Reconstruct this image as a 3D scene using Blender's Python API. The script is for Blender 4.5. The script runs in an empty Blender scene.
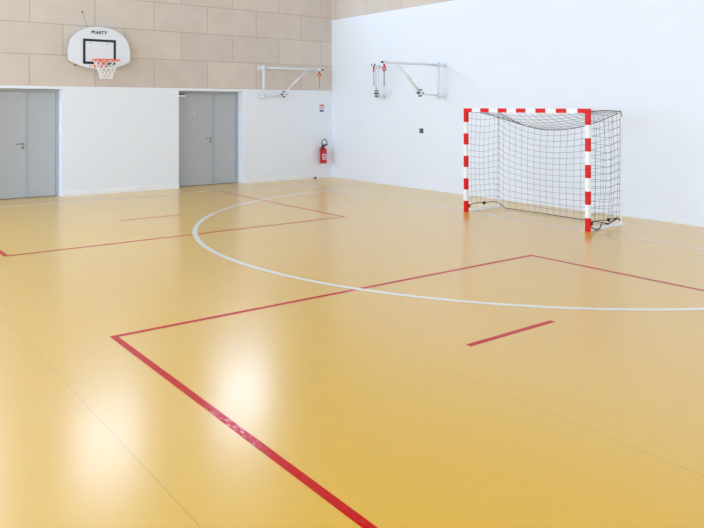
import bpy, bmesh, math, random
from mathutils import Vector, Matrix
random.seed(7)
SC = bpy.context.scene
COL = SC.collection
PI = math.pi

# ------------------------------------------------------------------ materials
def srgb(r, g, b):
    f = lambda c: (c/255/12.92) if c/255 <= .04045 else ((c/255+.055)/1.055)**2.4
    return (f(r), f(g), f(b), 1)

def mat(name, col, rough=.5, metal=0., spec=.5, bump=0., bscale=40., var=0., vscale=3., emit=0.):
    m = bpy.data.materials.new(name); m.use_nodes = True
    nt = m.node_tree; N = nt.nodes; L = nt.links
    b = N['Principled BSDF']
    b.inputs['Base Color'].default_value = col
    b.inputs['Roughness'].default_value = rough
    b.inputs['Metallic'].default_value = metal
    b.inputs['Specular IOR Level'].default_value = spec
    tc = N.new('ShaderNodeTexCoord')
    if var:
        n = N.new('ShaderNodeTexNoise'); n.inputs['Scale'].default_value = vscale; n.inputs['Detail'].default_value = 5
        L.new(tc.outputs['Object'], n.inputs['Vector'])
        r = N.new('ShaderNodeMapRange')
        r.inputs['To Min'].default_value = 1-var; r.inputs['To Max'].default_value = 1+var
        L.new(n.outputs['Fac'], r.inputs['Value'])
        h = N.new('ShaderNodeHueSaturation'); h.inputs['Color'].default_value = col
        L.new(r.outputs['Result'], h.inputs['Value']); L.new(h.outputs['Color'], b.inputs['Base Color'])
    if bump:
        n = N.new('ShaderNodeTexNoise'); n.inputs['Scale'].default_value = bscale; n.inputs['Detail'].default_value = 4
        L.new(tc.outputs['Object'], n.inputs['Vector'])
        bp = N.new('ShaderNodeBump'); bp.inputs['Strength'].default_value = bump; bp.inputs['Distance'].default_value = .01
        L.new(n.outputs['Fac'], bp.inputs['Height']); L.new(bp.outputs['Normal'], b.inputs['Normal'])
    if emit:
        b.inputs['Emission Color'].default_value = col; b.inputs['Emission Strength'].default_value = emit
    return m

WHITE_WALL = mat('white_wall_paint', srgb(232, 237, 244), .55, bump=.03, bscale=120, spec=.3, var=.01)
WHITE_PAINT = mat('white_gloss_paint', srgb(238, 240, 242), .35)
ARM_PAINT = mat('light_grey_arm_paint', srgb(224, 229, 237), .4)
REVEAL = mat('white_reveal_paint', srgb(238, 240, 244), .5)
CEIL = mat('ceiling_paint', srgb(205, 205, 203), .9)
DOOR = mat('grey_door_laminate', srgb(176, 181, 185), .45, var=.015, vscale=6)
DOOR_FRAME = mat('grey_door_frame', srgb(166, 173, 180), .45)
SEAL = mat('dark_seal', srgb(95, 98, 102), .7)
STEEL = mat('brushed_steel', srgb(150, 150, 150), .35, metal=1)
BLACK = mat('black_plastic', srgb(22, 22, 24), .45)
BOARD = mat('white_backboard', srgb(226, 231, 238), .35)
ORANGE = mat('orange_rim_paint', srgb(240, 92, 30), .4)
RED = mat('red_paint', srgb(218, 16, 12), .4, spec=.3)
REDEX = mat('red_extinguisher_paint', srgb(205, 18, 26), .3)
BLUE = mat('blue_print', srgb(60, 85, 140), .5)
NETW = mat('white_net_cord', srgb(235, 235, 235), .8)
NETD = mat('dark_net_cord', srgb(98, 104, 112), .8)
ROPE = mat('black_net_rope', srgb(30, 32, 36), .85)
RUBBER = mat('black_rubber', srgb(30, 28, 26), .8)
CHAIN = mat('grey_chain', srgb(120, 122, 128), .4, metal=.7)
FRAME_ALU = mat('window_aluminium', srgb(205, 208, 212), .4)

def floor_mat(name, col, rough, grit=0., spec=.5, coat=.85):
    """resilient sports floor: slight sheen variation and very slight waviness"""
    m = bpy.data.materials.new(name); m.use_nodes = True
    nt = m.node_tree; N = nt.nodes; L = nt.links; b = N['Principled BSDF']
    tc = N.new('ShaderNodeTexCoord')
    n1 = N.new('ShaderNodeTexNoise'); n1.inputs['Scale'].default_value = .9; n1.inputs['Detail'].default_value = 6
    L.new(tc.outputs['Object'], n1.inputs['Vector'])
    r1 = N.new('ShaderNodeMapRange'); r1.inputs['To Min'].default_value = .985; r1.inputs['To Max'].default_value = 1.015
    L.new(n1.outputs['Fac'], r1.inputs['Value'])
    h = N.new('ShaderNodeHueSaturation'); h.inputs['Color'].default_value = col
    L.new(r1.outputs['Result'], h.inputs['Value']); L.new(h.outputs['Color'], b.inputs['Base Color'])
    r2 = N.new('ShaderNodeMapRange'); r2.inputs['To Min'].default_value = rough-.02; r2.inputs['To Max'].default_value = rough+.02
    n3 = N.new('ShaderNodeTexNoise'); n3.inputs['Scale'].default_value = 2.2; n3.inputs['Detail'].default_value = 8
    L.new(tc.outputs['Object'], n3.inputs['Vector'])
    L.new(n3.outputs['Fac'], r2.inputs['Value']); L.new(r2.outputs['Result'], b.inputs['Roughness'])
    b.inputs['Specular IOR Level'].default_value = spec
    b.inputs['Coat Weight'].default_value = coat; b.inputs['Coat Roughness'].default_value = .22; b.inputs['Coat IOR'].default_value = 1.6
    n2 = N.new('ShaderNodeTexNoise'); n2.inputs['Scale'].default_value = 3.; n2.inputs['Detail'].default_value = 3
    L.new(tc.outputs['Object'], n2.inputs['Vector'])
    bp = N.new('ShaderNodeBump'); bp.inputs['Strength'].default_value = .03; bp.inputs['Distance'].default_value = .02
    L.new(n2.outputs['Fac'], bp.inputs['Height'])
    last = bp
    if grit:
        n4 = N.new('ShaderNodeTexNoise'); n4.inputs['Scale'].default_value = 70; n4.inputs['Detail'].default_value = 2
        L.new(tc.outputs['Object'], n4.inputs['Vector'])
        b2 = N.new('ShaderNodeBump'); b2.inputs['Strength'].default_value = grit; b2.inputs['Distance'].default_value = .004
        fk = N.new('ShaderNodeTexNoise'); fk.inputs['Scale'].default_value = 50; fk.inputs['Detail'].default_value = 3
        L.new(tc.outputs['Object'], fk.inputs['Vector'])
        fr = N.new('ShaderNodeMapRange'); fr.inputs['From Min'].default_value = .525; fr.inputs['From Max'].default_value = .56
        fr.inputs['To Min'].default_value = .02; fr.inputs['To Max'].default_value = 1.
        L.new(fk.outputs['Fac'], fr.inputs['Value']); L.new(fr.outputs['Result'], b.inputs['Coat Weight']); b.inputs['Coat Roughness'].default_value = .1; b.inputs['Coat IOR'].default_value = 1.5
        L.new(n4.outputs['Fac'], b2.inputs['Height']); L.new(bp.outputs['Normal'], b2.inputs['Normal']); last = b2; L.new(b2.outputs['Normal'], b.inputs['Coat Normal'])
    L.new(last.outputs['Normal'], b.inputs['Normal'])
    return m

FLOOR = floor_mat('ochre_sports_floor', srgb(228, 178, 24), .40, coat=.95)
LINE_RED = floor_mat('red_floor_line', srgb(198, 0, 3), .35, grit=.2, coat=1., spec=.08)
LINE_WHITE = floor_mat('white_floor_line', srgb(236, 236, 228), .3)
SEAM = floor_mat('floor_seam', srgb(206, 158, 40), .45)

def block_mat(name, axis, u0, v0):
    m = bpy.data.materials.new(name); m.use_nodes = True
    nt = m.node_tree; N = nt.nodes; L = nt.links; b = N['Principled BSDF']
    tc = N.new('ShaderNodeTexCoord'); sp = N.new('ShaderNodeSeparateXYZ'); L.new(tc.outputs['Object'], sp.inputs[0])
    a1 = N.new('ShaderNodeMath'); a1.operation = 'ADD'; a1.inputs[1].default_value = u0; L.new(sp.outputs[axis], a1.inputs[0])
    a2 = N.new('ShaderNodeMath'); a2.operation = 'ADD'; a2.inputs[1].default_value = v0; L.new(sp.outputs[2], a2.inputs[0])
    cb = N.new('ShaderNodeCombineXYZ'); L.new(a1.outputs[0], cb.inputs[0]); L.new(a2.outputs[0], cb.inputs[1])
    br = N.new('ShaderNodeTexBrick'); L.new(cb.outputs[0], br.inputs['Vector'])
    br.offset = .5; br.offset_frequency = 2; br.squash = 1
    br.inputs['Color1'].default_value = srgb(214, 202, 190)
    br.inputs['Color2'].default_value = srgb(206, 195, 185)
    br.inputs['Mortar'].default_value = srgb(184, 170, 156)
    br.inputs['Scale'].default_value = 1; br.inputs['Mortar Size'].default_value = .008; br.inputs['Mortar Smooth'].default_value = .1
    br.inputs['Bias'].default_value = 0; br.inputs['Brick Width'].default_value = 1.245; br.inputs['Row Height'].default_value = .61
    n = N.new('ShaderNodeTexNoise'); n.inputs['Scale'].default_value = 2.5; n.inputs['Detail'].default_value = 8
    L.new(tc.outputs['Object'], n.inputs['Vector'])
    r = N.new('ShaderNodeMapRange'); r.inputs['To Min'].default_value = .90; r.inputs['To Max'].default_value = 1.10
    L.new(n.outputs['Fac'], r.inputs['Value'])
    h = N.new('ShaderNodeHueSaturation'); L.new(br.outputs['Color'], h.inputs['Color']); L.new(r.outputs['Result'], h.inputs['Value'])
    L.new(h.outputs['Color'], b.inputs['Base Color'])
    b.inputs['Roughness'].default_value = .85; b.inputs['Specular IOR Level'].default_value = .25
    nf = N.new('ShaderNodeTexNoise'); nf.inputs['Scale'].default_value = 60; nf.inputs['Detail'].default_value = 4
    L.new(tc.outputs['Object'], nf.inputs['Vector'])
    mx = N.new('ShaderNodeMath'); mx.operation = 'MULTIPLY_ADD'; mx.inputs[1].default_value = -3.
    L.new(br.outputs['Fac'], mx.inputs[0]); L.new(nf.outputs['Fac'], mx.inputs[2])
    bp = N.new('ShaderNodeBump'); bp.inputs['Strength'].default_value = .25; bp.inputs['Distance'].default_value = .006
    L.new(mx.outputs[0], bp.inputs['Height']); L.new(bp.outputs['Normal'], b.inputs['Normal'])
    return m
BLOCK_BACK = block_mat('beige_block_back', 0, .2835, -2.19)
BLOCK_SIDE = block_mat('beige_block_side', 1, .7975, -3.97)

# ------------------------------------------------------------------ mesh helper
class MB:
    def __init__(s): s.v = []; s.f = []; s.m = []; s.sm = []
    def add(s, vs, fs, mi=0, smooth=False):
        o = len(s.v); s.v += [tuple(p) for p in vs]
        for f in fs: s.f.append([o+i for i in f]); s.m.append(mi); s.sm.append(smooth)
        return s
    def box(s, x0, y0, z0, x1, y1, z1, mi=0):
        vs = [(x, y, z) for z in (z0, z1) for y in (y0, y1) for x in (x0, x1)]
        return s.add(vs, [(0, 2, 3, 1), (4, 5, 7, 6), (0, 1, 5, 4), (2, 6, 7, 3), (0, 4, 6, 2), (1, 3, 7, 5)], mi)
    def sweep(s, pts, r, n=8, closed=False, mi=0, cap=True, radii=None):
        pts = [Vector(p) for p in pts]; k = len(pts); rings = []
        up = None
        for i in range(k):
            if closed: t = pts[(i+1) % k]-pts[i-1]
            else: t = pts[min(i+1, k-1)]-pts[max(i-1, 0)]
            if t.length < 1e-9: t = Vector((0, 0, 1))
            t.normalize()
            if up is None:
                up = Vector((0, 0, 1)) if abs(t.z) < .9 else Vector((1, 0, 0))
            a = t.cross(up)
            if a.length < 1e-4: a = t.cross(Vector((1, 0, 0)) if abs(t.x) < .9 else Vector((0, 1, 0)))
            a.normalize(); b = a.cross(t).normalized(); up = b
            rr = radii[i] if radii else r
            rings.append([pts[i]+a*(rr*math.cos(2*PI*j/n))+b*(rr*math.sin(2*PI*j/n)) for j in range(n)])
        vs = [p for q in rings for p in q]; fs = []
        for i in range(k if closed else k-1):
            i2 = (i+1) % k
            for j in range(n):
                j2 = (j+1) % n
                fs.append((i*n+j, i*n+j2, i2*n+j2, i2*n+j))
        if cap and not closed:
            fs.append(tuple(range(n-1, -1, -1))); fs.append(tuple((k-1)*n+j for j in range(n)))
        return s.add(vs, fs, mi, n > 5)
    def lathe(s, c, prof, n=20, mi=0, axis='z'):
        vs = []; fs = []
        for r, h in prof:
            for j in range(n):
                a = 2*PI*j/n
                if axis == 'z': vs.append((c[0]+r*math.cos(a), c[1]+r*math.sin(a), c[2]+h))
                elif axis == 'y': vs.append((c[0]+r*math.cos(a), c[1]+h, c[2]+r*math.sin(a)))
                else: vs.append((c[0]+h, c[1]+r*math.cos(a), c[2]+r*math.sin(a)))
        k = len(prof)
        for i in range(k-1):
            for j in range(n):
                j2 = (j+1) % n
                fs.append((i*n+j, i*n+j2, (i+1)*n+j2, (i+1)*n+j))
        fs.append(tuple(range(n-1, -1, -1))); fs.append(tuple((k-1)*n+j for j in range(n)))
        return s.add(vs, fs, mi, True)
    def prism(s, poly, y0, y1, mi=0):
        """outline in X-Z, extruded along Y"""
        n = len(poly)
        vs = [(x, y0, z) for x, z in poly]+[(x, y1, z) for x, z in poly]
        fs = [tuple(range(n)), tuple(range(2*n-1, n-1, -1))]+[(i, i+n, (i+1) % n+n, (i+1) % n) for i in range(n)]
        return s.add(vs, fs, mi)
    def build(s, name, mats, parent=None, bevel=0., rel=None):
        me = bpy.data.meshes.new(name)
        vs = s.v if rel is None else [(x-rel[0], y-rel[1], z-rel[2]) for x, y, z in s.v]
        me.from_pydata(vs, [], s.f)
        for m in (mats if isinstance(mats, (list, tuple)) else [mats]): me.materials.append(m)
        for p, mi, sm in zip(me.polygons, s.m, s.sm): p.material_index = mi; p.use_smooth = sm
        bm = bmesh.new(); bm.from_mesh(me); bmesh.ops.recalc_face_normals(bm, faces=bm.faces); bm.to_mesh(me); bm.free()
        me.update()
        o = bpy.data.objects.new(name, me); COL.objects.link(o)
        if rel is not None and parent is None: o.location = rel
        if parent is not None: o.parent = parent
        if bevel:
            md = o.modifiers.new('bevel', 'BEVEL'); md.width = bevel; md.segments = 2; md.limit_method = 'ANGLE'
        return o

def tag(o, label=None, cat=None, group=None, kind=None):
    if label: o['label'] = label
    if cat: o['category'] = cat
    if group: o['group'] = group
    if kind: o['kind'] = kind
    return o

def empty(name, loc, rz=0.):
    o = bpy.data.objects.new(name, None); COL.objects.link(o)
    o.location = loc; o.rotation_euler = (0, 0, rz); o.empty_display_size = .1
    return o

def text_mesh(name, body, size, material, parent, loc, rot, shear=0., extrude=.001, sx=1., bold=0., capital_m=0.):
    cu = bpy.data.curves.new(name+'_outline', 'FONT'); cu.body = body; cu.size = size; cu.extrude = extrude
    cu.align_x = 'CENTER'; cu.align_y = 'CENTER'; cu.shear = shear; cu.offset = bold; cu.resolution_u = 4; cu.space_character = 1.08
    t = bpy.data.objects.new(name+'_outline', cu); COL.objects.link(t)
    dg = bpy.context.evaluated_depsgraph_get(); dg.update()
    me = bpy.data.meshes.new_from_object(t.evaluated_get(dg))
    bpy.data.objects.remove(t); bpy.data.curves.remove(cu)
    me.materials.clear(); me.materials.append(material)
    me.transform(Matrix.Diagonal((sx, 1, 1, 1)))
    if capital_m:                       # a heavy capital M set before the other letters
        h = max(v.co.y for v in me.vertices)-min(v.co.y for v in me.vertices); y0 = min(v.co.y for v in me.vertices)
        me.transform(Matrix.Translation((capital_m*.55, 0, 0))); x0 = min(v.co.x for v in me.vertices)-capital_m*1.08
        out = [(0, 0), (.2, 0), (.2, .6), (.5, .28), (.8, .6), (.8, 0), (1, 0), (1, 1), (.76, 1), (.5, .66), (.24, 1), (0, 1)]
        bm = bmesh.new(); bm.from_mesh(me)
        vv = [[bm.verts.new((x0+(u-.1)*capital_m+shear*v*h, y0+v*h, z)) for u, v in out] for z in (-extrude, extrude)]
        bm.faces.new(vv[1]); bm.faces.new(vv[0][::-1])
        for i in range(12): bm.faces.new((vv[0][i], vv[0][(i+1) % 12], vv[1][(i+1) % 12], vv[1][i]))
        bmesh.ops.triangulate(bm, faces=[f for f in bm.faces if len(f.verts) > 4]); bm.to_mesh(me); bm.free()
    o = bpy.data.objects.new(name, me); COL.objects.link(o)
    o.parent = parent; o.location = loc; o.rotation_euler = rot
    return o

# ------------------------------------------------------------------ the room
XL, YF, HC = -20., -24., 6.6          # far side wall, wall behind the camera, ceiling height
TH = .4
WAINB, WAINR = 2.19, 3.97             # tops of the white lower walls
D1 = (-8.107, -6.527); D2 = (-4.076, -2.497); DH = 2.13; REC = .23
WZS = [(4.46, 5.75), (4.45, 6.1), (4.45, 6.1), (4.45, 6.1), (4.45, 6.1)]
WX = [(-3.2, -1.7), (-6.32, -4.84), (-9.33, -8.08), (-12.45, -11.2), (-15.6, -14.3)]

# floor, with its painted court markings and sheet seams as faces of the same surface
fl = MB()
fl.box(XL-.4, YF-.4, -.2, .4, .4, 0, 0)
def strip(x0, y0, x1, y1, z, mi): fl.add([(x0, y0, z), (x1, y0, z), (x1, y1, z), (x0, y1, z)], [(0, 1, 2, 3)], mi)
W = .027
XA, XD, YB, YC, YE1, YE2 = -8.654, -3.631, -9.206, -5.444, -1.05, -13.6
def rx(x, y0, y1): strip(x-W, y0, x+W, y1, .0006, 1)
def ry(y, x0, x1): strip(x0, y-W, x1, y+W, .0007, 1)
rx(XA, YE2-W, YB+W); rx(XD, YE2-W, YB-W); ry(YB, XA+W, XD+W); ry(YE2, XA+W, XD-W)
rx(XA, YC-W, YE1+W); rx(XD, YC+W, YE1+W); ry(YC, XA+W, XD+W)
strip(-6.62, -11.04, -5.61, -10.985, .0006, 1); strip(-6.64, -3.66, -5.6, -3.605, .0006, 1)
XWL, YWL = -1.606, -.857
strip(XWL-.02, YF, XWL+.02, YWL+.02, .001, 2); strip(XL, YWL-.02, XWL-.02, YWL+.02, .001, 2)
NA = 160; RA = 4.98; CYA = -7.363
vs = []; fs = []
for i in range(NA+1):
    a = PI/2+PI*i/NA
    for r in (RA-.035, RA+.035): vs.append((XWL-.025+r*math.cos(a), CYA+r*math.sin(a), .0012))
for i in range(NA): fs.append((2*i, 2*i+1, 2*i+3, 2*i+2))
fl.add(vs, fs, 2)
for x in (-9.222, -7.105): strip(x-.003, YF, x+.003, -7.6, .0003, 3)
floor = tag(fl.build('floor', [FLOOR, LINE_RED, LINE_WHITE, SEAM]), 'ochre yellow sports floor with red and white court lines', 'floor', kind='structure')

# back wall: white lower part, beige blocks above, two door openings, a row of high windows
wb = MB()
xs = [XL-TH, D1[0], D1[1], D2[0], D2[1], TH]
for a, b in ((0, 1), (2, 3), (4, 5)): wb.box(xs[a], 0, 0, xs[b], TH, WAINB, 0)
for d in (D1, D2): wb.box(d[0], 0, DH, d[1], TH, WAINB, 0)
px = TH
for (a, b), (z0, z1) in zip(WX, WZS):
    wb.box(b, 0, WAINB, px, TH, HC, 1); wb.box(a, 0, WAINB, b, TH, z0, 1); wb.box(a, 0, z1, b, TH, HC, 1); px = a
wb.box(XL-TH, 0, WAINB, px, TH, HC, 1)
tag(wb.build('wall_back', [WHITE_WALL, BLOCK_BACK]), 'back wall, white below and beige blocks above', 'wall', kind='structure')
XR = .03
wr = MB(); wr.box(XR, YF-TH, 0, TH, 0, WAINR, 0); wr.box(XR, YF-TH, WAINR, TH, 0, HC, 1)
tag(wr.build('wall_right', [WHITE_WALL, BLOCK_SIDE]), 'tall white wall behind the goal with beige blocks on top', 'wall', kind='structure')
LWZ = (1.1, 5.2); LWY = [(-16.2, -11.7), (-10.8, -6.3), (-5.4, -.9)]
wl = MB(); wl.box(XL-TH, YF-TH, 0, XL, 0, LWZ[0], 0); wl.box(XL-TH, YF-TH, LWZ[1], XL, 0, HC, 1)
py = YF-TH
for a, b in LWY: wl.box(XL-TH, py, LWZ[0], XL, a, LWZ[1], 0); py = b
wl.box(XL-TH, py, LWZ[0], XL, 0, LWZ[1], 0)
tag(wl.build('wall_left', [WHITE_WALL, BLOCK_SIDE]), 'white side wall with tall windows added for fill light', 'wall', kind='structure')
FWX = [(-18.5, -13.5), (-12.5, -7.5), (-6.5, -1.5)]; FWZ = (2.6, 5.6)
wf = MB(); wf.box(XL, YF-TH, 0, .03, YF, FWZ[0], 0); wf.box(XL, YF-TH, FWZ[1], .03, YF, HC, 0)
px = XL
for a, b in FWX: wf.box(px, YF-TH, FWZ[0], a, YF, FWZ[1], 0); px = b
wf.box(px, YF-TH, FWZ[0], .03, YF, FWZ[1], 0)
tag(wf.build('wall_front', [WHITE_WALL]), 'white wall opposite the doors', 'wall', kind='structure')
tag(MB().box(XL-TH, YF-TH, HC, TH, TH, HC+.2).build('ceiling', [CEIL]), 'pale ceiling', 'ceiling', kind='structure')

# baseboards
bb = MB()
for a, b in ((XL, D1[0]), (D1[1], D2[0]), (D2[1], .03)): bb.box(a, -.012, 0, b, 0, .10)
tag(bb.build('baseboard_back', [WHITE_PAINT]), 'low white skirting along the back wall', 'baseboard', kind='structure')

# windows: frame + bright pane, area light in each opening; side and front ones added as fill
PANE = mat('glowing_pane', srgb(232, 240, 255), .1, emit=1.5)
DAY = (.518, .71, 1.0)
def area(name, loc, rot, sx, sy, power, col=DAY):
    l = bpy.data.lights.new(name, 'AREA'); l.shape = 'RECTANGLE'; l.size = sx; l.size_y = sy; l.energy = power; l.color = col
    o = bpy.data.objects.new(name, l); COL.objects.link(o); o.location = loc; o.rotation_euler = rot
    return o
P_BACK, P_LEFT, P_FRONT = (48, 40, 115, 160, 140), (330, 400, 660), 300  # far back-row windows are unseen, power raised to brighten the goal wall
wn = 0
def window(x0, y0, z0, x1, y1, z1, axis):
    global wn; wn += 1
    fr = MB(); t = .05
    if axis == 'y':
        fr.box(x0, y0, z0, x1, y1, z0+t).box(x0, y0, z1-t, x1, y1, z1).box(x0, y0, z0+t, x0+t, y1, z1-t).box(x1-t, y0, z0+t, x1, y1, z1-t)
    else:
        fr.box(x0, y0, z0, x1, y1, z0+t).box(x0, y0, z1-t, x1, y1, z1).box(x0, y0, z0+t, x1, y0+t, z1-t).box(x0, y1-t, z0+t, x1, y1, z1-t)
    w = tag(fr.build('window_%d' % wn, [FRAME_ALU]), 'unseen window with glowing pane', 'window', kind='structure')
    p = MB()
    if axis == 'y': p.box(x0+t, (y0+y1)/2-.01, z0+t, x1-t, (y0+y1)/2+.01, z1-t)
    else: p.box((x0+x1)/2-.01, y0+t, z0+t, (x0+x1)/2+.01, y1-t, z1-t)
    p.build('window_pane', [PANE], w)
for i, (a, b) in enumerate(WX):
    z0, z1 = WZS[i]
    window(a, .18, z0, b, .26, z1, 'y')
    area('unseen_window_light', ((a+b)/2, .15, (z0+z1)/2), (-PI/2, 0, 0), b-a-.12, z1-z0-.12, P_BACK[i])
for (a, b), power in zip(LWY, P_LEFT):  # unseen side windows, added as soft fill for the room
    window(XL-.26, a, LWZ[0], XL-.18, b, LWZ[1], 'x')
    area('unseen_window_light', (XL-.12, (a+b)/2, sum(LWZ)/2), (0, -PI/2, 0), LWZ[1]-LWZ[0]-.12, b-a-.12, power)
for a, b in FWX:  # unseen windows behind the camera, also added for fill light
    window(a, YF-.26, FWZ[0], b, YF-.18, FWZ[1], 'y')
    area('unseen_window_light', ((a+b)/2, YF-.12, sum(FWZ)/2), (PI/2, 0, 0), b-a-.12, FWZ[1]-FWZ[0]-.12, P_FRONT)

# doors
def door(name, d, xm, label, closer=False):
    x0, x1 = d; y = REC; root = empty(name, (x0, y, 0))
    tag(root, label, 'door', kind='structure'); R = (x0, y, 0); f = .055
    B = lambda m, nm, ma, par=root, bev=0.: m.build(nm, ma, par, bev, rel=R)
    B(MB().box(x0, y, 0, x0+f, y+.1, DH).box(x1-f, y, 0, x1, y+.1, DH).box(x0+f, y, DH-f, x1-f, y+.1, DH), 'door_frame', [DOOR_FRAME], bev=.003)
    l1 = B(MB().box(x0+f+.004, y+.015, .008, xm-.004, y+.06, DH-f-.004), 'door_leaf', [DOOR], bev=.002)
    l2 = B(MB().box(xm+.004, y+.015, .008, x1-f-.004, y+.06, DH-f-.004), 'door_leaf', [DOOR], bev=.002)
    B(MB().box(x0, y+.06, 0, x1, y+.09, DH), 'door_seal', [SEAL])
    B(MB().box(xm-.004, y+.008, .008, xm+.045, y+.015, DH-f-.004), 'meeting_strip', [DOOR_FRAME], l2, .001)
    h = MB(); hx = xm-.06
    h.lathe((hx, y+.006, 1.06), [(.026, 0), (.026, .009)], 14, axis='y')
    h.sweep([(hx, y+.01, 1.06), (hx, y-.045, 1.06), (hx-.02, y-.05, 1.06), (hx-.135, y-.05, 1.058)], .0105, 8)
    B(h, 'door_handle', [STEEL], l1, .002)
    B(MB().lathe((hx, y+.007, .985), [(.026, 0), (.026, .008)], 16, axis='y'), 'keyhole_plate', [STEEL], l1)
    if closer:
        B(MB().box(x0+f+.02, y-.035, 2.0, x0+f+.19, y+.014, 2.045), 'door_closer', [WHITE_PAINT], l1, .004)
        B(MB().sweep([(x0+f+.05, y-.012, 2.05), (x0+f+.14, y-.08, 2.058), (x0+f+.02, y-.01, 2.062)], .012, 6), 'closer_arm', [BLACK], l1)
        B(MB().lathe((-3.60, y+.008, 1.62), [(.016, 0), (.016, .007)], 12, axis='y'), 'peephole', [WHITE_PAINT], l1)
    return root
door('door_1', D1, -7.135, 'grey double door partly cut off by the photo edge, without a closer')
door('door_2', D2, -3.14, 'grey double door with white closer, between hoop and fire extinguisher', True)

# ------------------------------------------------------------------ basketball hoop
HX = -5.836; YBD = -.16
hoop = tag(empty('basketball_hoop', (HX, 0, 2.5)), 'white fan backboard with orange rim and white net high on back wall', 'basketball hoop')
R = (HX, 0, 2.5)
right = [(0, 3.392), (.11, 3.387), (.22, 3.368), (.33, 3.33), (.43, 3.272), (.51, 3.2), (.575, 3.105), (.605, 3.0), (.62, 2.91),
         (.62, 2.76), (.612, 2.72), (.59, 2.69), (.5, 2.645), (.4, 2.605), (.3, 2.575), (.2, 2.555), (.1, 2.545), (0, 2.542)]
poly = [(HX+x, z) for x, z in right]+[(HX-x, z) for x, z in right[-2:0:-1]]
bd = MB().prism(poly, YBD, YBD+.03).build('backboard', [BOARD], hoop, .004, rel=R)
fr = MB(); x0, x1, z0, z1, t = HX-.335, HX+.325, 2.635, 3.14, .05
y0, y1 = YBD-.0025, YBD-.0002
fr.box(x0, y0, z0, x1, y1, z0+t).box(x0, y0, z1-t, x1, y1, z1).box(x0, y0, z0+t, x0+t, y1, z1-t).box(x1-t, y0, z0+t, x1, y1, z1-t)
fr.build('target_rectangle', [BLACK], bd, rel=R)
tx = text_mesh('maker_lettering', 'ARTY', .092, BLACK, bd, (-.018, YBD-.002, 3.272-2.5), (PI/2, 0, 0), shear=.25, sx=.95, bold=.003, capital_m=.068)
for x, z in ((-.19, 3.055), (.15, 3.05), (-.2, 2.60), (.14, 2.595)):
    MB().lathe((HX+x, YBD-.006, z), [(.012, 0), (.012, .006)], 10, axis='y').build('bolt_head', [STEEL], bd, rel=R)
for sx in (-.32, .32):
    wm = MB(); wm.box(HX+sx-.025, YBD+.03, 2.7, HX+sx+.025, -.0, 2.76).box(HX+sx-.025, YBD+.03, 3.1, HX+sx+.025, 0, 3.16).box(HX+sx-.03, -.02, 2.62, HX+sx+.03, 0, 3.22)
    wm.build('wall_mount', [WHITE_PAINT], hoop, rel=R)
mt = MB().box(HX-.475, YBD+.005, 2.60, HX-.455, 0, 2.625).lathe((HX-.465, YBD-.0, 2.612), [(.018, 0), (.018, .03)], 10, axis='y').build('corner_lug', [STEEL], hoop, rel=R)
RZ = 2.70; RR = .255; RY = YBD-.13-RR
rim = MB()
rim.sweep([(HX+RR*math.cos(2*PI*i/40), RY+RR*math.sin(2*PI*i/40), RZ) for i in range(40)], .0125, 8, closed=True)
rimo = rim.build('rim', [ORANGE], hoop, rel=R)
pl = MB()
pl.box(HX-.12, YBD-.012, RZ-.13, HX+.12, YBD, RZ+.02)                       # plate on the board
pl.box(HX-.10, YBD-.15, RZ-.006, HX+.10, YBD-.012, RZ+.006)                  # neck to the ring
for sx in (-.08, .08):
    pl.add([(HX+sx-.004, YBD-.012, RZ-.006), (HX+sx-.004, YBD-.15, RZ-.006), (HX+sx-.004, YBD-.012, RZ-.11),
            (HX+sx+.004, YBD-.012, RZ-.006), (HX+sx+.004, YBD-.15, RZ-.006), (HX+sx+.004, YBD-.012, RZ-.11)],
           [(0, 1, 2), (5, 4, 3), (0, 3, 4, 1), (1, 4, 5, 2), (2, 5, 3, 0)])
pl.sweep([(HX-.16, RY+.17, RZ), (HX-.09, YBD-.06, RZ-.02), (HX-.05, YBD-.01, RZ-.10)], .014, 6)
pl.sweep([(HX+.16, RY+.17, RZ), (HX+.09, YBD-.06, RZ-.02), (HX+.05, YBD-.01, RZ-.10)], .014, 6)
rb = pl.build('rim_bracket', [ORANGE], hoop, .002, rel=R)
text_mesh('bracket_lettering', 'ARTY', .08, BLACK, bd, (.15, YBD-.0022, RZ-.08-2.5), (PI/2, 0, 0), shear=.25, bold=.005, capital_m=.06)
nt = MB(); NN = 12; NR = 6
def npt(i, j):
    t = j/NR; a = 2*PI*(i+(.5 if j % 2 else 0))/NN
    r = .247*(1-t)**1.4+.115*(1-(1-t)**1.4)
    return (HX+r*math.cos(a), RY+r*math.sin(a), RZ-.01-.36*t)
for j in range(NR):
    for i in range(NN):
        p = npt(i, j)
        for q in ((npt(i, j+1), npt(i-1, j+1)) if j % 2 == 0 else (npt(i, j+1), npt(i+1, j+1))): nt.sweep([p, q], .006, 4, cap=False)
nt.build('hoop_net', [NETW], hoop, rel=R)

# little hook and cable above the board
wh = tag(empty('wall_hook', (-6.14, 0, 3.66)), 'tiny metal hook and thin cable on beige blocks above the backboard', 'hook')
R = (-6.14, 0, 3.66)
MB().lathe((-6.14, -.012, 3.69), [(.02, 0), (.02, .012)], 10, axis='y').sweep([(-6.14, -.01, 3.69), (-6.14, -.06, 3.685), (-6.14, -.07, 3.65), (-6.145, -.05, 3.635)], .007, 6).build('hook', [STEEL], wh, rel=R)
MB().sweep([(-6.142, -.05, 3.64), (-6.10, -.05, 3.51), (-6.055, -.06, 3.40), (-6.03, -.10, 3.29), (-6.03, -.127, 3.22)], .0035, 5).build('cable', [CHAIN], wh, rel=R)

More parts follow.
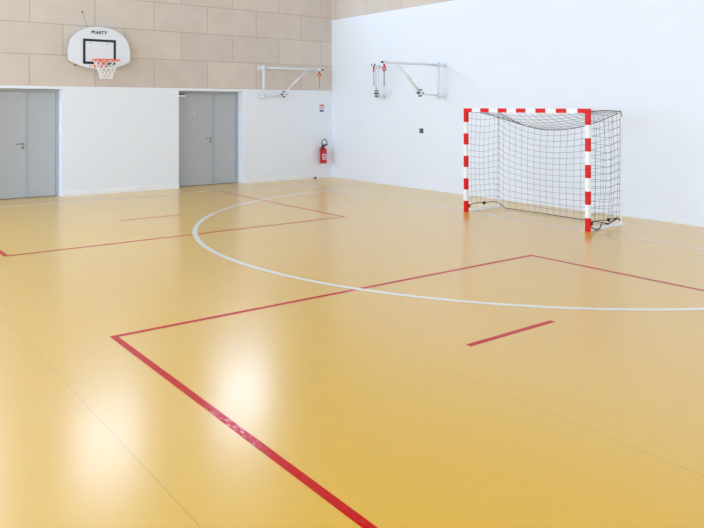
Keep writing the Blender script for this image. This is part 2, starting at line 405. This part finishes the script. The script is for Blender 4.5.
# ------------------------------------------------------------------ swing arms with red hooks
def swing_arm(loc, wall_rz, ang, L, label, zt=.34):
    """local frame: wall plane x = 0, room towards -x; post at x = -off"""
    off = .2; zb = -.34
    root = tag(empty('swing_arm_bracket', loc, wall_rz), label, 'wall bracket', 'white swing arm brackets on the walls')
    for z in (zt, zb):
        MB().box(-.012, -.05, z-.055, 0, .05, z+.055).sweep([(-.012, 0, z), (-off-.02, 0, z)], .018, 8).build('mount_stub', [ARM_PAINT], root, .002)
    MB().sweep([(-off, 0, zb-.05), (-off, 0, zt+.05)], .03, 12).build('post', [ARM_PAINT], root)
    ca, sa = math.cos(ang), math.sin(ang)
    A = lambda d, z, s=0.: (-off-d*ca-s*sa, d*sa-s*ca, z)
    arm = MB().sweep([A(.03, zt), A(L+.07, zt)], .024, 10).build('arm', [ARM_PAINT], root)
    MB().box(-off-.038, -.038, zt-.05, -off+.038, .038, zt+.05).build('hinge_collar', [ARM_PAINT], root, .006)
    MB().box(-off-.038, -.038, zb-.03, -off+.038, .038, zb+.07).build('hinge_collar', [ARM_PAINT], root, .006)
    b0, b1 = A(.75*L, zt-.015), A(.34*L, zb+.085)
    MB().sweep([b0, b1], .021, 8).build('brace', [ARM_PAINT], root)
    m0 = [b0[i]*.62+b1[i]*.38 for i in range(3)]; m1 = [b0[i]*.38+b1[i]*.62 for i in range(3)]
    MB().sweep([(m0[0], m0[1], m0[2]+.028), (m1[0], m1[1], m1[2]+.028)], .016, 8).build('brace_sleeve', [ARM_PAINT], root)
    MB().sweep([A(.03, zb+.03), A(.33*L, zb+.045)], .017, 8).build('lower_bar', [ARM_PAINT], root)
    for s in (-.03, .03):
        jp = MB()
        c = [A(.34*L+u, zb+.07+v, s+w) for w in (-.003, .003) for u, v in ((-.045, -.04), (.045, -.04), (.045, .045), (-.045, .045))]
        jp.add(c, [(0, 1, 2, 3), (7, 6, 5, 4), (0, 4, 5, 1), (1, 5, 6, 2), (2, 6, 7, 3), (3, 7, 4, 0)])
        jpo = jp.build('joint_plate', [ARM_PAINT], root)
    for u, v in ((-.055, 0), (.055, 0), (0, .062), (0, -.062)):
        MB().sweep([A(.34*L+u, zb+.07+v, -.045), A(.34*L+u, zb+.07+v, .045)], .0135, 8).build('bolt', [BLACK], jpo)
    for z in (zt, zb+.02):
        for e in (-.028, .028): MB().sweep([A(.02, z+e, -.05), A(.02, z+e, .05)], .009, 6).build('hinge_bolt', [STEEL], root)
    MB().sweep([A(L+.03, zt-.0, -.045), A(L+.03, zt, .045)], .02, 8).build('end_bolt', [BLACK], arm)
    MB().box(*[min(p) for p in zip(A(L-.09, zt-.035, -.03), A(L-.03, zt+.035, .03))], *[max(p) for p in zip(A(L-.09, zt-.035, -.03), A(L-.03, zt+.035, .03))]).build('end_clamp', [ARM_PAINT], arm, .003)
    hk = MB().sweep([A(L-.05, zt-.02), A(L-.05, zt-.085)], .019, 8)
    ring = [A(L-.05+.037*math.sin(2*PI*i/16), zt-.125+.042*math.cos(2*PI*i/16)) for i in range(16)]
    hk.sweep(ring, .011, 8, closed=True)
    hko = hk.build('hook', [RED], root); hko['label'] = 'red ring hook'
    ch = MB()
    for i in range(7):
        c = A(L-.05, zt-.18-.042*i)
        ax = (sa, ca) if i % 2 else (ca, -sa)
        ch.sweep([(c[0]+.009*math.cos(q)*ax[0], c[1]+.009*math.cos(q)*ax[1], c[2]+.026*math.sin(q)) for q in [2*PI*k/8 for k in range(8)]], .0045, 4, closed=True)
    ch.build('chain', [CHAIN], root)
    return root
# on the back wall the local x axis points into the wall (+Y)
swing_arm((-2.065, 0, 2.35), PI/2, -PI/2, 1.63, 'white swing arm with red hook folded along the beige back wall')
swing_arm((XR, -4.055, 2.33), 0, math.radians(-2), 1.55, 'long white swing arm standing straight out from the white wall near the goal', .31)
swing_arm((XR, -2.09, 2.35), 0, math.radians(-44), .84, 'short white swing arm seen end-on, on the white wall nearer the room corner')

# ------------------------------------------------------------------ handball goal
GX, YL, YR, GH, PS = -1.648, -6.247, -8.629, 1.755, .03
goal = tag(empty('handball_goal', (GX, (YL+YR)/2, 0)), 'red and white striped handball goal with dark net before the white wall', 'goal')
R = (GX, (YL+YR)/2, 0)
def post(y):
    m = MB(); n = 9
    for i in range(n):
        m.box(GX-PS, y-PS, GH*.1084*i, GX+PS, y+PS, GH*(.1084*(i+1) if i < n-1 else 1), 0 if i % 2 == 0 else 1)
    return m.build('post', [RED, WHITE_PAINT], goal, rel=R)
post(YL); post(YR)
m = MB(); n = 13; ya, yb = YL-PS, YR+PS
yo, yn = YL+PS, YR-PS
seg = [yo+(yn-yo)*i/n for i in range(n+1)]; seg[0] = ya; seg[-1] = yb
for i in range(n): m.box(GX-PS, seg[i+1], GH-.065, GX+PS, seg[i], GH, 0 if i % 2 == 0 else 1)
m.build('crossbar', [RED, WHITE_PAINT], goal, rel=R)
XB = -.82
for y in (YL, YR):
    MB().sweep([(GX+PS, y, GH-.04), (XB-.12, y, GH-.04), (XB-.03, y, GH-.07), (XB, y, GH-.16), (XB, y, .05), (XB, y, .0)], .015, 8).build('net_support', [WHITE_PAINT], goal, rel=R)
    MB().box(GX+PS, y-.022, 0, XB+.03, y+.022, .045).build('base_bar', [WHITE_PAINT], goal, .004, rel=R)
# net: top, back and two side panels of square mesh
def lerp(a, b, t): return tuple(a[i]+(b[i]-a[i])*t for i in range(3))
def rope_top(s):                       # sagging rear top line, s: 0 at YL .. 1 at YR
    sag = .30*(1-abs(2*(s-.46)/(1.08 if s > .46 else .92))**2.0)
    return (XB-.02, YL+(YR-YL)*s, 1.70-max(0, sag))
rb_ = random.Random(3)
bot = [rb_.uniform(-.015, .015) for _ in range(40)]
def rope_bot(s):
    z = .015 if .07 < s < .93 else .015+.1*(1-min(s, 1-s)/.07)
    return (XB-.04+.05*math.sin(6*s)*.4, YL+(YR-YL)*s, z)
def side_top(y, s): return (GX+PS+(XB-GX-PS)*s, y, GH-.06-.02*math.sin(PI*s))
def side_bot(y, s): return (GX+PS+(XB-GX-PS)*s, y, .075+.055*math.sin(PI*min(1, s*1.05))**.6*1+.012*math.sin(9*s))
def back(s, t):
    p = lerp(rope_top(s), rope_bot(s), t)
    return (p[0]-.03*math.sin(PI*t)*math.sin(PI*s), p[1], p[2]-.03*math.sin(PI*s*8)*0)
def topp(s, t):                        # t: 0 crossbar .. 1 rear line
    a = (GX+PS, YL+(YR-YL)*s, GH-.06); p = lerp(a, rope_top(s), t)
    return (p[0], p[1], p[2]-.05*math.sin(PI*t)*math.sin(PI*s))
def side(y, sg):
    def f(s, t):
        p = lerp(side_top(y, s), side_bot(y, s), t)
        return (p[0], p[1]+sg*.05*math.sin(PI*s)*math.sin(PI*t), p[2]-.05*math.sin(PI*s)*math.sin(PI*min(1, t*1.2)))
    return f
net = MB()
def panel(f, nu, nv, sub=3, r=.0025):
    for i in range(nu+1):
        net.sweep([f(i/nu, j/(nv*sub)) for j in range(nv*sub+1)], r, 4, cap=False)
    for j in range(nv+1):
        net.sweep([f(i/(nu*sub), j/nv) for i in range(nu*sub+1)], r, 4, cap=False)
panel(back, 18, 15); panel(topp, 18, 7); panel(side(YL-.0, 1), 7, 15); panel(side(YR+.0, -1), 7, 15)
neto = net.build('goal_net', [NETD], goal, rel=R)
def rope(pts, r): MB().sweep(pts, r, 5).build('net_rope', [ROPE], goal, rel=R)
rope([rope_top(i/40) for i in range(41)], .006)
rope([rope_bot(.02+.96*i/60) for i in range(61)], .0065)
for y in (YL, YR): rope([side_bot(y, i/24) for i in range(25)], .0065)
# loose rope ends at the near post
rope([(GX+.05, YR-.005, .06), (GX+.10, YR-.03, .03), (GX+.16, YR-.05, .01), (GX+.2, YR-.06, .03), (GX+.24, YR-.05, .075), (GX+.32, YR-.02, .09)], .008)
rope([(XB-.02, YR, .09), (XB-.16, YR-.03, .13), (XB-.26, YR-.02, .09), (XB-.4, YR-.04, .06), (XB-.46, YR-.03, .08)], .008)
rope([(GX+.02, YR-.02, GH-.04), (GX+.2, YR-.015, GH-.035), (GX+.45, YR-.02, GH-.03), (XB-.02, YR-.01, GH-.045), (XB+.01, YR-.01, GH-.12)], .007)
for y, s in ((YL, .05), (YL, .52), (YR, .06), (YR, .6)):
    p = side_bot(y, s); MB().lathe((p[0], p[1], p[2]-.03), [(.015, 0), (.024, .015), (.024, .045), (.012, .055)], 10).build('net_clip', [BLACK], goal, rel=R)

# ------------------------------------------------------------------ fire extinguisher, signs, fittings
EX, EY, EZ = -.306, -.115, .372
fe = tag(empty('fire_extinguisher', (EX, 0, EZ)), 'red fire extinguisher hung on the white back wall by the corner', 'fire extinguisher')
R = (EX, 0, EZ)
cy = MB().lathe((EX, EY, EZ), [(.07, 0), (.085, .008), (.088, .03), (.088, .30), (.082, .34), (.064, .37), (.038, .39), (.026, .40)], 24).build('cylinder', [REDEX], fe, rel=R)
lb = MB(); pts = []
for i in range(13):
    a = -PI/2-1.0+2.0*i/12; pts.append((math.cos(a)*.0888, math.sin(a)*.0888))
ln = len(pts)
lb.add([(EX+x, EY+y, EZ+.10) for x, y in pts]+[(EX+x, EY+y, EZ+.235) for x, y in pts], [(i, i+1, ln+i+1, ln+i) for i in range(ln-1)], 0)
lbo = lb.build('paper_label', [WHITE_PAINT], cy, rel=R)
ls = MB()
for z0, z1, a0, a1 in ((.115, .14, -.8, .8), (.155, .185, -.8, .1), (.195, .22, -.8, .8)):
    pp = [(math.cos(-PI/2+a0+(a1-a0)*i/8)*.0894, math.sin(-PI/2+a0+(a1-a0)*i/8)*.0894) for i in range(9)]
    ls.add([(EX+x, EY+y, EZ+z0) for x, y in pp]+[(EX+x, EY+y, EZ+z1) for x, y in pp], [(i, i+1, 9+i+1, 9+i) for i in range(8)])
ls.build('label_print', [REDEX], lbo, rel=R)
MB().lathe((EX, EY, EZ+.395), [(.026, 0), (.026, .035), (.017, .045), (.017, .06)], 12).box(EX-.015, EY-.02, EZ+.44, EX+.105, EY+.02, EZ+.455).build('valve', [BLACK], fe, rel=R)
MB().box(EX-.01, EY-.014, EZ+.462, EX+.115, EY+.014, EZ+.474).build('squeeze_lever', [BLACK], fe, .002, rel=R)
hose = [(EX+.02, EY-.02, EZ+.425), (EX+.085, EY-.03, EZ+.47), (EX+.075, EY-.03, EZ+.55), (EX+.03, EY-.03, EZ+.60), (EX-.03, EY-.03, EZ+.585), (EX-.065, EY-.03, EZ+.52),
        (EX-.06, EY-.035, EZ+.45), (EX-.085, EY-.06, EZ+.37), (EX-.095, EY-.06, EZ+.26), (EX-.09, EY-.06, EZ+.16)]
def smooth(p, n=5):
    out = []
    for i in range(len(p)-1):
        a, b, c, d = (Vector(p[max(i-1, 0)]), Vector(p[i]), Vector(p[i+1]), Vector(p[min(i+2, len(p)-1)]))
        for k in range(n):
            t = k/n
            out.append(.5*((2*b)+(c-a)*t+(2*a-5*b+4*c-d)*t*t+(3*b-a-3*c+d)*t**3))
    return out+[Vector(p[-1])]
MB().sweep(smooth(hose), .011, 8).build('hose', [BLACK], fe, rel=R)
MB().lathe((EX-.09, EY-.06, EZ+.06), [(.018, 0), (.013, .03), (.012, .11)], 10).build('nozzle', [BLACK], fe, rel=R)
MB().box(EX-.03, -.03, EZ+.28, EX+.03, 0, EZ+.40).box(EX-.03, -.045, EZ+.36, EX+.03, -.028, EZ+.385).build('hanger', [STEEL], fe, rel=R)

sg = tag(empty('fire_safety_sign', (-.283, 0, 1.65)), 'small red, white and blue notice on back wall above the fire extinguisher', 'sign')
R = (-.283, 0, 1.65)
MB().box(-.35, -.006, 1.65, -.215, 0, 1.84).build('sign_plate', [WHITE_PAINT], sg, .001, rel=R)
MB().box(-.345, -.0075, 1.735, -.22, -.0055, 1.835).build('red_panel', [RED], sg, rel=R)
MB().box(-.345, -.0075, 1.655, -.22, -.0055, 1.70).build('blue_panel', [BLUE], sg, rel=R)
MB().prism([(-.33, 1.75), (-.31, 1.75), (-.31, 1.80), (-.305, 1.815), (-.335, 1.815), (-.33, 1.80)], -.009, -.007).prism([(-.285, 1.75), (-.245, 1.75), (-.238, 1.775), (-.262, 1.82), (-.29, 1.78)], -.009, -.007).build('pictogram', [WHITE_PAINT], sg, rel=R)

ol = tag(empty('wall_socket', (XR, -3.33, 1.26)), 'small black and grey socket on the white wall below the swing arms', 'socket')
R = (XR, -3.33, 1.26)
MB().box(XR-.012, -3.385, 1.21, XR, -3.275, 1.31).build('cover_plate', [BLACK], ol, .003, rel=R)
MB().box(XR-.018, -3.352, 1.225, XR-.012, -3.296, 1.292).build('socket_insert', [CHAIN], ol, .003, rel=R)

ds = tag(empty('door_stop', (-.50, -.04, 0)), 'tiny black rubber stop on the floor at foot of back wall near extinguisher', 'door stop')
MB().lathe((-.50, -.045, 0.), [(.03, 0), (.03, .025), (.02, .036)], 14).build('rubber_cap', [RUBBER], ds, rel=(-.50, -.04, 0))

# ------------------------------------------------------------------ camera, world, view
cam = bpy.data.cameras.new('camera'); co = bpy.data.objects.new('camera', cam); COL.objects.link(co)
co.location = (-10.55428, -14.74495, 1.7844); co.rotation_euler = (PI/2, 0, -.651)
cam.sensor_fit = 'HORIZONTAL'; cam.sensor_width = 36; cam.lens = 716.9/704*36
cam.shift_y = (106.56-264)/704
cam.clip_start = .05; cam.clip_end = 200
SC.camera = co
w = bpy.data.worlds.new('world'); SC.world = w; w.use_nodes = True
bg = w.node_tree.nodes['Background']; bg.inputs[0].default_value = (.75, .86, 1, 1); bg.inputs[1].default_value = 1.
SC.view_settings.view_transform = 'Standard'; SC.view_settings.look = 'None'
SC.view_settings.exposure = 0.; SC.view_settings.gamma = 1; SC.view_settings.use_curve_mapping = False
SC.cycles.max_bounces = 12; SC.cycles.diffuse_bounces = 8; SC.cycles.glossy_bounces = 5
